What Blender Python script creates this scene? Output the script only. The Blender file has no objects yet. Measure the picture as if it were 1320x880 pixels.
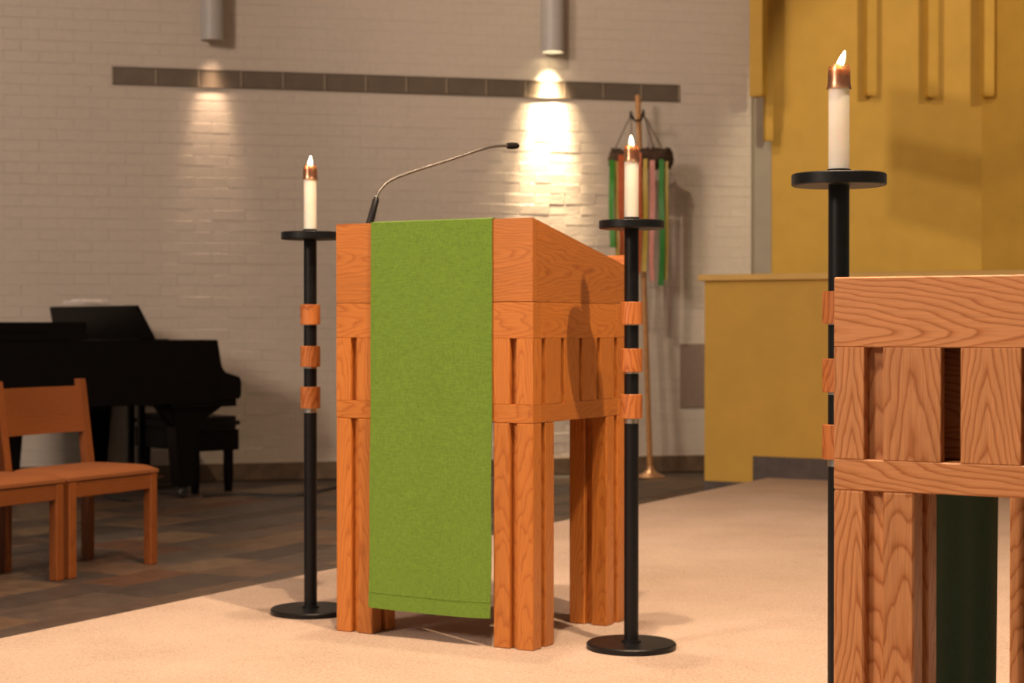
import bpy, bmesh, math, random
from mathutils import Vector, Matrix
random.seed(7)
scene = bpy.context.scene
col = scene.collection
R = math.radians

# ------------------------------------------------------------------ camera
F = 2234.0                      # focal length in pixels of the 1320 px frame
YAW = R(29.5)                   # camera turned against the lectern / platform axes
S_, C_ = math.sin(YAW), math.cos(YAW)
EYE = 0.88                      # eye height above the carpeted platform (z = 0)
SLATE = -0.17                   # slate floor lies one step lower

def W(cx, cz):                  # (right, forward) of the camera -> world x, y
    return (cx * C_ - cz * S_, cx * S_ + cz * C_)
def PD(px, depth):              # column px at a known depth -> world x, y
    return W((px - 660) / F * depth, depth)
def PZ(py, depth):              # row py at a known depth -> height
    return EYE + (420 - py) / F * depth

cam = bpy.data.cameras.new('camera')
cam.sensor_width = 36
cam.lens = F * 36 / 1320
cam.dof.use_dof = True
cam.dof.focus_distance = 3.4
cam.dof.aperture_fstop = 7.0
cam_o = bpy.data.objects.new('camera', cam)
cam_o.location = (0, 0, EYE)
cam_o.rotation_euler = (R(90) - math.atan(20 / F), 0, YAW)
col.objects.link(cam_o)
scene.camera = cam_o

# ------------------------------------------------------------------ light
scene.view_settings.view_transform = 'Standard'
scene.view_settings.look = 'None'
scene.view_settings.gamma = 1
scene.view_settings.use_curve_mapping = False
scene.view_settings.exposure = 0.0

world = bpy.data.worlds.new('world')
scene.world = world
world.use_nodes = True
bg = world.node_tree.nodes['Background']
bg.inputs[0].default_value = (1.0, 0.80, 0.62, 1)
bg.inputs[1].default_value = 0.2

def spot(name, loc, target, energy, color, angle, blend=0.5, radius=0.06):
    d = bpy.data.lights.new(name, 'SPOT')
    d.energy = energy; d.color = color; d.spot_size = R(angle); d.spot_blend = blend; d.shadow_soft_size = radius
    o = bpy.data.objects.new(name, d); col.objects.link(o)
    o.location = loc
    o.rotation_euler = (Vector(target) - Vector(loc)).to_track_quat('-Z', 'Y').to_euler()
    return o
def area(name, loc, target, energy, color, sx, sy):
    d = bpy.data.lights.new(name, 'AREA')
    d.shape = 'RECTANGLE'; d.size = sx; d.size_y = sy; d.energy = energy; d.color = color
    o = bpy.data.objects.new(name, d); col.objects.link(o)
    o.location = loc
    o.rotation_euler = (Vector(target) - Vector(loc)).to_track_quat('-Z', 'Y').to_euler()
    return o
# ceiling spotlights over the platform, plus an added floor fill
spot('ceiling_spot_key', (0.23, 2.82, 5.6), (-2.3, 4.5, 0.6), 1450, (1.0, 0.71, 0.47), 74, 0.8, 0.06)
spot('ceiling_spot_front', (-1.5, 2.5, 5.7), (-2.2, 4.2, 0.3), 900, (1.0, 0.71, 0.46), 70, 0.9, 0.07)
spot('floor_fill_spot', (-2.7, 4.7, 5.8), (-2.7, 4.9, 0), 500, (1.0, 0.72, 0.50), 80, 1.0, 0.1)  # added fill, brightens the carpet but hardly the upright faces
spot('ceiling_spot_altar', (-1.3, 0.2, 5.7), (0.2, 3.0, 0.8), 620, (1.0, 0.75, 0.56), 34, 0.8, 0.08)
for zz in (5.28, 5.65):
    spot('ceiling_spot_chancel', (*W(6.46, 4.95), zz), (*W(4.25, 12.7), 1.7), 620, (1.0, 0.78, 0.48), 35, 0.25, 0.05)
spot('ceiling_spot_wall', (*W(-1.2, 6.5), 5.6), (*W(1.9, 12.6), 2.7), 480, (1.0, 0.77, 0.56), 62, 1.0, 0.08)
# general fill added to the left of the camera, no actual window
area('nave_fill_light', (*W(-6.2, -0.8), 4.6), (*W(-0.6, 12), 2.2), 560, (1.0, 0.78, 0.62), 1.6, 1.6)

# ------------------------------------------------------------------ materials
MATS = {}
def new_mat(name):
    m = bpy.data.materials.new(name); m.use_nodes = True
    nt = m.node_tree; b = nt.nodes['Principled BSDF']
    MATS[name] = m
    return m, nt, b
def N(nt, kind, **kw):
    n = nt.nodes.new(kind)
    for k, v in kw.items(): setattr(n, k, v)
    return n
def math_n(nt, op, a, b=None):
    n = N(nt, 'ShaderNodeMath', operation=op)
    for i, v in enumerate((a, b)):
        if v is None: continue
        if isinstance(v, (int, float)): n.inputs[i].default_value = v
        else: nt.links.new(v, n.inputs[i])
    return n.outputs[0]
def ramp(nt, fac, stops):
    r = N(nt, 'ShaderNodeValToRGB')
    e = r.color_ramp.elements
    while len(e) < len(stops): e.new(0.5)
    for el, (p, c) in zip(e, stops):
        el.position = p; el.color = (*c, 1)
    nt.links.new(fac, r.inputs[0])
    return r.outputs[0]
def obj_coord(nt):
    return N(nt, 'ShaderNodeTexCoord').outputs['Object']
def noise(nt, vec, scale, detail=3, rough=0.5):
    n = N(nt, 'ShaderNodeTexNoise'); n.inputs['Scale'].default_value = scale
    n.inputs['Detail'].default_value = detail; n.inputs['Roughness'].default_value = rough
    if vec is not None: nt.links.new(vec, n.inputs['Vector'])
    return n.outputs['Fac']
def bump(nt, b, height, strength, dist):
    n = N(nt, 'ShaderNodeBump'); n.inputs['Strength'].default_value = strength; n.inputs['Distance'].default_value = dist
    nt.links.new(height, n.inputs['Height']); nt.links.new(n.outputs[0], b.inputs['Normal'])

def plain(name, color, rough=0.5, metal=0.0, var=0.12, scale=30, bstr=0.05, spec=0.5):
    m, nt, b = new_mat(name)
    c = obj_coord(nt); f = noise(nt, c, scale, 4)
    lo = tuple(max(0, x * (1 - var)) for x in color); hi = tuple(min(1, x * (1 + var)) for x in color)
    nt.links.new(ramp(nt, f, [(0.3, lo), (0.7, hi)]), b.inputs['Base Color'])
    b.inputs['Roughness'].default_value = rough; b.inputs['Metallic'].default_value = metal
    b.inputs['Specular IOR Level'].default_value = spec
    if bstr: bump(nt, b, f, bstr, 0.002)
    return m

def oak(name, axis, light=(0.54, 0.190, 0.037), mid=(0.50, 0.165, 0.030), dark=(0.41, 0.122, 0.020), spacing=0.0085, rough=0.38, arch=0.10):
    m, nt, b = new_mat(name)
    c = obj_coord(nt)
    oi = N(nt, 'ShaderNodeObjectInfo')
    sep = N(nt, 'ShaderNodeSeparateXYZ'); nt.links.new(c, sep.inputs[0])
    order = {'X': ('Y', 'Z', 'X'), 'Y': ('X', 'Z', 'Y'), 'Z': ('X', 'Y', 'Z')}[axis]
    u, w, g = (sep.outputs[k] for k in order)
    rnd = oi.outputs['Random']
    r2 = math_n(nt, 'FRACT', math_n(nt, 'MULTIPLY', rnd, 37.7))
    r3 = math_n(nt, 'FRACT', math_n(nt, 'MULTIPLY', rnd, 91.3))
    g = math_n(nt, 'ADD', g, math_n(nt, 'MULTIPLY', r3, 7.0))
    uo = math_n(nt, 'ADD', u, math_n(nt, 'MULTIPLY', math_n(nt, 'SUBTRACT', rnd, 0.5), 0.05))
    wo = math_n(nt, 'ADD', w, math_n(nt, 'MULTIPLY', math_n(nt, 'SUBTRACT', r2, 0.5), 0.06))
    # wobbling growth rings cut lengthwise give cathedral figure
    cv = N(nt, 'ShaderNodeCombineXYZ')
    nt.links.new(uo, cv.inputs[0]); nt.links.new(wo, cv.inputs[1]); nt.links.new(math_n(nt, 'MULTIPLY', g, 0.28), cv.inputs[2])
    n1 = noise(nt, cv.outputs[0], 14, 2, 0.5)
    n2 = noise(nt, cv.outputs[0], 70, 2, 0.5)
    rad = math_n(nt, 'SQRT', math_n(nt, 'ADD', math_n(nt, 'MULTIPLY', uo, uo), math_n(nt, 'MULTIPLY', wo, wo)))
    val = math_n(nt, 'ADD', rad, math_n(nt, 'MULTIPLY', g, arch))
    val = math_n(nt, 'ADD', val, math_n(nt, 'MULTIPLY', n1, 0.055))
    val = math_n(nt, 'ADD', val, math_n(nt, 'MULTIPLY', n2, 0.006))
    ph = math_n(nt, 'FRACT', math_n(nt, 'DIVIDE', val, spacing))
    # fine pores
    pv = N(nt, 'ShaderNodeCombineXYZ')
    nt.links.new(uo, pv.inputs[0]); nt.links.new(wo, pv.inputs[1]); nt.links.new(math_n(nt, 'MULTIPLY', g, 0.03), pv.inputs[2])
    pores = noise(nt, pv.outputs[0], 480, 2, 0.6)
    ringc = ramp(nt, ph, [(0.0, dark), (0.16, mid), (0.45, light), (0.86, light), (1.0, dark)])
    big = noise(nt, cv.outputs[0], 5, 2)
    mix = N(nt, 'ShaderNodeMix', data_type='RGBA', blend_type='MULTIPLY')
    mix.inputs['Factor'].default_value = 1.0
    nt.links.new(ringc, mix.inputs['A'])
    tint = math_n(nt, 'ADD', math_n(nt, 'MULTIPLY', r2, 0.22), 0.80)
    tint = math_n(nt, 'ADD', tint, math_n(nt, 'MULTIPLY', math_n(nt, 'SUBTRACT', pores, 0.5), 0.55))
    tint = math_n(nt, 'ADD', tint, math_n(nt, 'MULTIPLY', math_n(nt, 'SUBTRACT', big, 0.5), 0.3))
    cc = N(nt, 'ShaderNodeCombineColor')
    for i in range(3): nt.links.new(tint, cc.inputs[i])
    nt.links.new(cc.outputs[0], mix.inputs['B'])
    nt.links.new(mix.outputs['Result'], b.inputs['Base Color'])
    b.inputs['Roughness'].default_value = rough
    bump(nt, b, pores, 0.08, 0.001)
    return m

OAK = {a: oak('oak_grain_' + a.lower(), a) for a in 'XYZ'}
ALT = {a: oak('altar_oak_' + a.lower(), a, (0.55, 0.245, 0.095), (0.48, 0.195, 0.066), (0.35, 0.115, 0.030), 0.0105, 0.38, 0.16) for a in 'XYZ'}  # same oak finish; paler tones put the altar's less yellow light into colour
CHW = {a: oak('chair_beech_' + a.lower(), a, (0.245, 0.072, 0.015), (0.23, 0.065, 0.0135), (0.20, 0.053, 0.011), 0.012, 0.42) for a in 'XYZ'}
RINGW = oak('stand_ring_wood', 'Z', (0.50, 0.17, 0.045), (0.42, 0.125, 0.03), (0.30, 0.08, 0.017), 0.009)
POLEW = oak('pole_wood', 'Z', (0.50, 0.25, 0.085), (0.46, 0.22, 0.07), (0.38, 0.16, 0.045), 0.012)

plain('black_metal', (0.0045, 0.005, 0.0065), 0.40, 0.0, 0.2, 60, 0.04, 0.3)
plain('silver', (0.75, 0.72, 0.68), 0.25, 1.0, 0.05)
plain('copper', (0.70, 0.45, 0.29), 0.33, 1.0, 0.12, 80, 0.08)
plain('piano_black', (0.003, 0.0025, 0.0025), 0.35, 0.0, 0.2, 20, 0.0, 0.12)
plain('bench_leather', (0.005, 0.0045, 0.0045), 0.45, 0.0, 0.2, 90, 0.1, 0.25)
plain('ivory', (0.62, 0.58, 0.50), 0.35)
plain('paper', (0.86, 0.80, 0.76), 0.8)
plain('yellow_paint', (0.58, 0.355, 0.055), 0.62, 0.0, 0.05, 6, 0.03)
plain('yellow_cap_paint', (0.66, 0.43, 0.12), 0.55, 0.0, 0.05, 6, 0.03)
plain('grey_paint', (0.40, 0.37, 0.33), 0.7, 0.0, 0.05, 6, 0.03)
plain('kick_stone', (0.085, 0.066, 0.062), 0.6, 0.0, 0.25, 14)
plain('base_stone', (0.15, 0.10, 0.062), 0.5, 0.0, 0.25, 14)
plain('mortar', (0.59, 0.535, 0.47), 0.6, 0.0, 0.06, 40)
plain('grout', (0.07, 0.055, 0.045), 0.8, 0.0, 0.2, 40)
plain('vent_dark', (0.15, 0.118, 0.088), 0.5, 0.3, 0.15, 10)
plain('vent_fin', (0.27, 0.22, 0.17), 0.45, 0.3, 0.15, 10)
plain('vent_frame', (0.36, 0.30, 0.23), 0.45, 0.3, 0.1, 10)
plain('plate_grey', (0.27, 0.20, 0.165), 0.6, 0.0, 0.08, 40)
plain('can_white', (0.50, 0.49, 0.48), 0.45, 0.0, 0.04)
plain('can_black', (0.02, 0.02, 0.02), 0.6)
plain('rubber', (0.012, 0.011, 0.011), 0.55)
plain('ceiling_paint', (0.5, 0.42, 0.34), 0.8, 0.0, 0.05, 3)
plain('vine', (0.065, 0.035, 0.02), 0.8, 0.0, 0.4, 60)
plain('seat_fabric', (0.25, 0.09, 0.034), 0.9, 0.0, 0.15, 250, 0.2, 0.1)
plain('foam', (0.015, 0.013, 0.013), 0.95, 0.0, 0.2, 400, 0.3, 0.1)
plain('mic_metal', (0.15, 0.14, 0.13), 0.36, 0.8, 0.1)
plain('flooring_dark', (0.05, 0.04, 0.035), 0.7)

def fabric(name, color, rib=0.0):
    m, nt, b = new_mat(name)
    c = obj_coord(nt)
    mp = N(nt, 'ShaderNodeMapping'); mp.inputs['Scale'].default_value = (420, 420, 70); nt.links.new(c, mp.inputs[0])
    mq = N(nt, 'ShaderNodeMapping'); mq.inputs['Scale'].default_value = (60, 60, 500); nt.links.new(c, mq.inputs[0])
    a = noise(nt, mp.outputs[0], 1.0, 2); d = noise(nt, mq.outputs[0], 1.0, 2)
    f = math_n(nt, 'MULTIPLY', math_n(nt, 'ADD', a, d), 0.5)
    lo = tuple(x * 0.78 for x in color); hi = tuple(x * 1.2 for x in color)
    nt.links.new(ramp(nt, f, [(0.34, lo), (0.66, hi)]), b.inputs['Base Color'])
    b.inputs['Roughness'].default_value = 0.85; b.inputs['Specular IOR Level'].default_value = 0.15
    b.inputs['Sheen Weight'].default_value = 0.15
    bump(nt, b, f, 0.25, 0.001)
    return m
fabric('green_linen', (0.130, 0.235, 0.028))
fabric('dark_green_cloth', (0.04, 0.15, 0.085))
for nm, c in {'ribbon_green': (0.05, 0.30, 0.03), 'ribbon_orange': (0.60, 0.14, 0.05), 'ribbon_yellow': (0.52, 0.38, 0.06),
              'ribbon_pink': (0.60, 0.26, 0.22), 'ribbon_deep_green': (0.03, 0.22, 0.035), 'ribbon_olive': (0.45, 0.36, 0.07)}.items():
    plain(nm, c, 0.5, 0, 0.1, 20, 0)

def carpet_mat():
    m, nt, b = new_mat('carpet_beige')
    c = obj_coord(nt)
    f = noise(nt, c, 150, 4, 0.75); g = noise(nt, c, 2.2, 3, 0.6)
    k = math_n(nt, 'ADD', math_n(nt, 'MULTIPLY', f, 0.75), math_n(nt, 'MULTIPLY', g, 0.25))
    nt.links.new(ramp(nt, k, [(0.34, (0.37, 0.27, 0.21)), (0.5, (0.54, 0.415, 0.335)), (0.66, (0.66, 0.525, 0.435))]), b.inputs['Base Color'])
    b.inputs['Roughness'].default_value = 0.95; b.inputs['Specular IOR Level'].default_value = 0.05
    bump(nt, b, f, 0.7, 0.008)
carpet_mat()
def slate_mat():
    m, nt, b = new_mat('slate')
    c = obj_coord(nt); oi = N(nt, 'ShaderNodeObjectInfo')
    base = ramp(nt, oi.outputs['Random'], [(0.0, (0.050, 0.040, 0.036)), (0.3, (0.085, 0.068, 0.058)), (0.5, (0.105, 0.068, 0.045)),
                                            (0.7, (0.15, 0.112, 0.075)), (0.86, (0.10, 0.050, 0.030)), (1.0, (0.078, 0.070, 0.066))])
    f = noise(nt, c, 9, 5, 0.6)
    mix = N(nt, 'ShaderNodeMix', data_type='RGBA', blend_type='MULTIPLY'); mix.inputs['Factor'].default_value = 1
    nt.links.new(base, mix.inputs['A'])
    nt.links.new(ramp(nt, f, [(0.25, (0.6, 0.585, 0.57)), (0.75, (1.35, 1.26, 1.18))]), mix.inputs['B'])
    nt.links.new(mix.outputs['Result'], b.inputs['Base Color'])
    b.inputs['Roughness'].default_value = 0.5
    bump(nt, b, f, 0.3, 0.006)
slate_mat()
def brick_mat():
    m, nt, b = new_mat('painted_brick')
    c = obj_coord(nt)
    f = noise(nt, c, 26, 5, 0.62); g = noise(nt, c, 1.3, 2)
    k = math_n(nt, 'ADD', math_n(nt, 'MULTIPLY', f, 0.6), math_n(nt, 'MULTIPLY', g, 0.4))
    nt.links.new(ramp(nt, k, [(0.3, (0.60, 0.535, 0.465)), (0.7, (0.67, 0.60, 0.525))]), b.inputs['Base Color'])
    b.inputs['Roughness'].default_value = 0.38
    bump(nt, b, f, 0.4, 0.005)
brick_mat()
def wax_mat():
    m, nt, b = new_mat('wax')
    c = obj_coord(nt)
    nt.links.new(ramp(nt, noise(nt, c, 18, 2), [(0.3, (0.86, 0.80, 0.70)), (0.7, (0.92, 0.87, 0.78))]), b.inputs['Base Color'])
    b.inputs['Roughness'].default_value = 0.4
    b.inputs['Subsurface Weight'].default_value = 0.6
    b.inputs['Subsurface Radius'].default_value = (0.03, 0.018, 0.009)
    b.inputs['Subsurface Scale'].default_value = 1.0
wax_mat()
def emit(name, color, strength):
    m, nt, b = new_mat(name)
    b.inputs['Base Color'].default_value = (*color, 1)
    b.inputs['Emission Color'].default_value = (*color, 1)
    b.inputs['Emission Strength'].default_value = strength
emit('flame', (1.0, 0.80, 0.42), 22)
emit('lamp_bright', (1.0, 0.82, 0.50), 14)
emit('lamp_dim', (1.0, 0.45, 0.22), 0.35)

# ------------------------------------------------------------------ helpers
def tag(o, label=None, cat=None, group=None, kind=None):
    if label: o['label'] = label
    if cat: o['category'] = cat
    if group: o['group'] = group
    if kind: o['kind'] = kind
    return o
def empty(name, loc=(0, 0, 0), rz=0.0, **kw):
    o = bpy.data.objects.new(name, None); col.objects.link(o)
    o.location = loc; o.rotation_euler = (0, 0, rz); o.empty_display_size = 0.1
    return tag(o, **kw)
def link(name, me, mat, parent=None, loc=(0, 0, 0), rot=(0, 0, 0)):
    o = bpy.data.objects.new(name, me); col.objects.link(o)
    if mat is not None and not me.materials: me.materials.append(mat if not isinstance(mat, str) else MATS[mat])
    o.parent = parent; o.location = loc; o.rotation_euler = rot
    return o
def finish(bm, name, smooth=False, angle=None):
    bmesh.ops.recalc_face_normals(bm, faces=bm.faces)
    me = bpy.data.meshes.new(name); bm.to_mesh(me); bm.free()
    if smooth:
        for p in me.polygons: p.use_smooth = True
        if angle: me.set_sharp_from_angle(angle=R(angle))
    return me
_cache = {}
def box_mesh(dx, dy, dz, bev, mat):
    key = (round(dx, 4), round(dy, 4), round(dz, 4), bev, mat if isinstance(mat, str) else mat.name)
    if key not in _cache:
        bm = bmesh.new(); bmesh.ops.create_cube(bm, size=1)
        for v in bm.verts: v.co = Vector((v.co.x * dx, v.co.y * dy, v.co.z * dz))
        if bev: bmesh.ops.bevel(bm, geom=bm.edges[:], offset=min(bev, 0.3 * min(dx, dy, dz)), segments=1, affect='EDGES', profile=0.5)
        _cache[key] = finish(bm, 'box')
    return _cache[key]
def box(name, lo, hi, mat, parent=None, bev=0.0015, loc=(0, 0, 0), rot=(0, 0, 0)):
    d = [hi[i] - lo[i] for i in range(3)]; c = [(hi[i] + lo[i]) / 2 + loc[i] for i in range(3)]
    return link(name, box_mesh(*d, bev, mat), mat, parent, c, rot)
def lathe_mesh(profile, seg=48, smooth=35):
    bm = bmesh.new(); rings = []
    for r, z in profile:
        if r < 1e-6: rings.append([bm.verts.new((0, 0, z))])
        else: rings.append([bm.verts.new((r * math.cos(2 * math.pi * i / seg), r * math.sin(2 * math.pi * i / seg), z)) for i in range(seg)])
    for a, b in zip(rings, rings[1:]):
        for i in range(seg):
            j = (i + 1) % seg
            if len(a) == 1 and len(b) == 1: continue
            if len(a) == 1: bm.faces.new((a[0], b[j], b[i]))
            elif len(b) == 1: bm.faces.new((a[i], a[j], b[0]))
            else: bm.faces.new((a[i], a[j], b[j], b[i]))
    return finish(bm, 'lathe', True, smooth)
def cyl_prof(r, z0, z1, bev=0.0015):
    return [(0, z0), (r - bev, z0), (r, z0 + bev), (r, z1 - bev), (r - bev, z1), (0, z1)]
def tube_mesh(pts, rad, seg=10, caps=True):
    pts = [Vector(p) for p in pts]
    rads = rad if isinstance(rad, (list, tuple)) else [rad] * len(pts)
    bm = bmesh.new(); rings = []
    t0 = (pts[1] - pts[0]).normalized()
    up = Vector((0, 0, 1)) if abs(t0.z) < 0.9 else Vector((1, 0, 0))
    nrm = t0.cross(up).normalized()
    for i, p in enumerate(pts):
        t = (pts[min(i + 1, len(pts) - 1)] - pts[max(i - 1, 0)]).normalized()
        nrm = (nrm - t * nrm.dot(t)).normalized(); bn = t.cross(nrm)
        rings.append([bm.verts.new(p + (nrm * math.cos(2 * math.pi * k / seg) + bn * math.sin(2 * math.pi * k / seg)) * rads[i]) for k in range(seg)])
    for a, b in zip(rings, rings[1:]):
        for k in range(seg):
            bm.faces.new((a[k], a[(k + 1) % seg], b[(k + 1) % seg], b[k]))
    if caps: bm.faces.new(rings[0][::-1]); bm.faces.new(rings[-1])
    return finish(bm, 'tube', True, 50)
def spline(pts, n=8):
    pts = [Vector(p) for p in pts]; out = []
    P = [pts[0]] + pts + [pts[-1]]
    for i in range(1, len(P) - 2):
        for k in range(n):
            t = k / n; a, b, c, d = P[i - 1], P[i], P[i + 1], P[i + 2]
            out.append(0.5 * ((2 * b) + (c - a) * t + (2 * a - 5 * b + 4 * c - d) * t * t + (3 * b - a - 3 * c + d) * t ** 3))
    out.append(pts[-1]); return out
def prism_mesh(poly, axis, a0, a1, bev=0.0):
    """closed polygon in the two other axes extruded along axis"""
    bm = bmesh.new()
    def mk(p, a):
        return {'X': (a, p[0], p[1]), 'Y': (p[0], a, p[1]), 'Z': (p[0], p[1], a)}[axis]
    lo = [bm.verts.new(mk(p, a0)) for p in poly]; hi = [bm.verts.new(mk(p, a1)) for p in poly]
    bm.faces.new(lo); bm.faces.new(hi[::-1])
    for i in range(len(poly)):
        j = (i + 1) % len(poly); bm.faces.new((lo[i], hi[i], hi[j], lo[j]))
    if bev: bmesh.ops.bevel(bm, geom=bm.edges[:], offset=bev, segments=2, affect='EDGES')
    return finish(bm, 'prism')
def sheet_mesh(fn, nu, nv, thick):
    """closed thin sheet: fn(u, v) -> point, normal"""
    bm = bmesh.new(); A = []; B = []
    for i in range(nu + 1):
        ra, rb = [], []
        for j in range(nv + 1):
            p, n = fn(i / nu, j / nv); p = Vector(p); n = Vector(n)
            ra.append(bm.verts.new(p + n * thick / 2)); rb.append(bm.verts.new(p - n * thick / 2))
        A.append(ra); B.append(rb)
    for i in range(nu):
        for j in range(nv):
            bm.faces.new((A[i][j], A[i + 1][j], A[i + 1][j + 1], A[i][j + 1]))
            bm.faces.new((B[i][j], B[i][j + 1], B[i + 1][j + 1], B[i + 1][j]))
    for i in range(nu):
        for j in (0, nv): bm.faces.new((A[i][j], B[i][j], B[i + 1][j], A[i + 1][j]))
    for j in range(nv):
        for i in (0, nu): bm.faces.new((A[i][j], A[i][j + 1], B[i][j + 1], B[i][j]))
    return finish(bm, 'sheet', True, 60)

# ------------------------------------------------------------------ setting: floors
EDGE = -3.66                    # edge of the carpeted platform
PAR_Y = 9.49                    # front of the yellow parapet
pl = box('floor_platform', (EDGE, -3.0, SLATE), (3.4, PAR_Y, 0), 'carpet_beige', None, 0.004)
tag(pl, 'beige carpeted platform floor carrying lectern and altar', kind='structure')
fl = box('floor', (-12.0, -3.0, SLATE - 0.15), (EDGE, 14.2, SLATE - 0.006), 'grout', None, 0)
tag(fl, 'dark slate tile floor below the carpeted platform', kind='structure')
fb = box('floor_chancel', (EDGE, PAR_Y, SLATE - 0.15), (4.5, 14.2, SLATE), 'flooring_dark', None, 0)
tag(fb, 'dark floor behind the yellow parapet', kind='structure')

# ------------------------------------------------------------------ brick wall
WS = 0.231
A0 = W(-2.67, 11.6)
wdir = W(1, WS); WANG = math.atan2(wdir[1], wdir[0])
U1 = 4.526; U0 = -3.4; ZT = 4.3
wall = box('wall_back', (U0, 0.0, SLATE), (U1, 0.25, ZT), 'mortar', None, 0)
wc = ((U0 + U1) / 2, 0.125, (SLATE + ZT) / 2)
wall.rotation_euler = (0, 0, WANG)
def wall_pt(u, y, z):
    c, s = math.cos(WANG), math.sin(WANG)
    return Vector((A0[0] + u * c - y * s, A0[1] + u * s + y * c, z))
wall.location = wall_pt(*wc)
tag(wall, 'white painted brick wall behind lectern and piano', kind='structure')
CO = 0.0735; BL = 0.225; JT = 0.0045
brick_boxes = []
def wall_px(u):                 # depth and column of a point on the wall
    k = 1 / math.sqrt(1 + WS * WS); cx = -2.67 + u * k; cz = 11.6 + u * k * WS
    return 660 + cx / cz * F, cz
row = 0; z = SLATE
rb = random.Random(3)
while z < ZT - 0.02:
    off = (row % 2) * BL / 2
    u = U0 + off
    while u + 0.04 < U1:
        w = min(BL, U1 - u)
        px, cz = wall_px(u + w / 2); py = 420 - (z + CO / 2 - EYE) / cz * F
        brick_boxes.append((u + w / 2, z + CO / 2, w, px, py)); u += BL
    z += CO; row += 1
def score(b):
    px, py = b[3], b[4]
    if not (0 < px < 968 and 0 < py < 590): return 9e9
    if 430 < px < 690 and py > 285: return 8e9
    if px < 300 and py > 440: return 8e9
    d1 = math.hypot((px - 711) / 0.55, (py - 230)) ; d2 = math.hypot((px - 268) / 0.6, (py - 260))
    return min(d1, d2 + 30)
brick_boxes.sort(key=score)
bvar = []
for k in range(8):
    bm = bmesh.new(); bmesh.ops.create_cube(bm, size=1)
    for v in bm.verts:
        v.co = Vector((v.co.x * (BL - JT), v.co.y * 0.05, v.co.z * (CO - JT)))
        if v.co.y < 0: v.co.y += rb.uniform(-0.0014, 0.0014); v.co.z += rb.uniform(-0.001, 0.001)
    ed = [e for e in bm.edges if all(v.co.y < 0 for v in e.verts)]
    bmesh.ops.bevel(bm, geom=ed, offset=0.0022, segments=1, affect='EDGES')
    me = finish(bm, 'brick'); me.materials.append(MATS['painted_brick']); bvar.append(me)
rest = bmesh.new()
nind = 0
for (u, z, w, px, py) in brick_boxes:
    yy = 0.025 - 0.0024 + rb.uniform(-0.0013, 0.0013)
    if nind < 300 and w > BL - 0.001 and not (145 < px < 874 and 84 < py < 131):
        o = link('brick', bvar[nind % 8], None, wall, Vector((u, yy, z)) - Vector(wc))
        nind += 1
    else:
        m0 = bvar[rb.randrange(8)]
        mt = Matrix.Translation(Vector((u, yy, z)) - Vector(wc)) @ Matrix.Diagonal(((w - JT) / (BL - JT), 1, 1, 1))
        vs = [rest.verts.new(mt @ v.co) for v in m0.vertices]
        for p in m0.polygons: rest.faces.new([vs[i] for i in p.vertices])
ro = link('brickwork', finish(rest, 'brickwork'), 'painted_brick', wall)
tag(ro, kind='stuff')
bb = box('baseboard_back', (U0, -0.03, SLATE), (U1, -0.004, SLATE + 0.118), 'base_stone', None, 0.003)
bc = ((U0 + U1) / 2, -0.017, SLATE + 0.059)
bb.rotation_euler = (0, 0, WANG); bb.location = wall_pt(*bc)
tag(bb, 'dark stone baseboard along the brick wall', kind='structure')

# slate tiles in rows running along the platform edge
rt = random.Random(11)
tiles = []
x = EDGE - 0.004
while x > -11.2:
    wd = rt.choice((0.23, 0.30, 0.30, 0.38))
    y = 1.0 - rt.random() * 0.5
    while y < 13.2:
        ln = rt.choice((0.30, 0.38, 0.45, 0.61, 0.61))
        cx, cy = x - wd / 2, y + ln / 2
        # keep in front of the brick wall
        c, s = math.cos(WANG), math.sin(WANG)
        inside = max(-(px_ - A0[0]) * s + (py_ - A0[1]) * c for px_ in (x - wd, x) for py_ in (y, y + ln)) < -0.035
        near_par = (cy > PAR_Y - 0.1 and cx > -4.2)
        if inside and not near_par: tiles.append((cx, cy, wd, ln))
        y += ln
    x -= wd
def tile_score(t):
    cx, cy = t[0] * C_ + t[1] * S_, -t[0] * S_ + t[1] * C_
    if cy < 1: return 9e9
    px = 660 + cx / cy * F; py = 420 + (EYE - SLATE) / cy * F
    if px < -60 or px > 930 or py > 840: return 8e9 + abs(px)
    return cy
tiles.sort(key=tile_score)
rest = bmesh.new()
for i, (cx, cy, wd, ln) in enumerate(tiles):
    lo = Vector((-wd / 2 + 0.004, -ln / 2 + 0.004, -0.006)); hi = -lo
    dz = rt.uniform(-0.0015, 0.0015)
    if i < 300:
        me = box_mesh(wd - 0.008, ln - 0.008, 0.012, 0.002, 'slate')
        link('slate_tile', me, 'slate', fl, Vector((cx, cy, SLATE - 0.006 + dz)) - fl.location)
    else:
        me = box_mesh(wd - 0.008, ln - 0.008, 0.012, 0.002, 'slate')
        off = Vector((cx, cy, SLATE - 0.006 + dz)) - fl.location
        vs = [rest.verts.new(v.co + off) for v in me.vertices]
        for p in me.polygons: rest.faces.new([vs[k] for k in p.vertices])
if len(tiles) > 300:
    tag(link('slate_paving', finish(rest, 'slate_paving'), 'slate', fl), kind='stuff')

# ceiling far above the frame
ce = box('ceiling', (-12.0, -3.0, 6.0), (4.5, 14.2, 6.1), 'ceiling_paint', None, 0)
tag(ce, 'pale ceiling above the platform', kind='structure')

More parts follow.
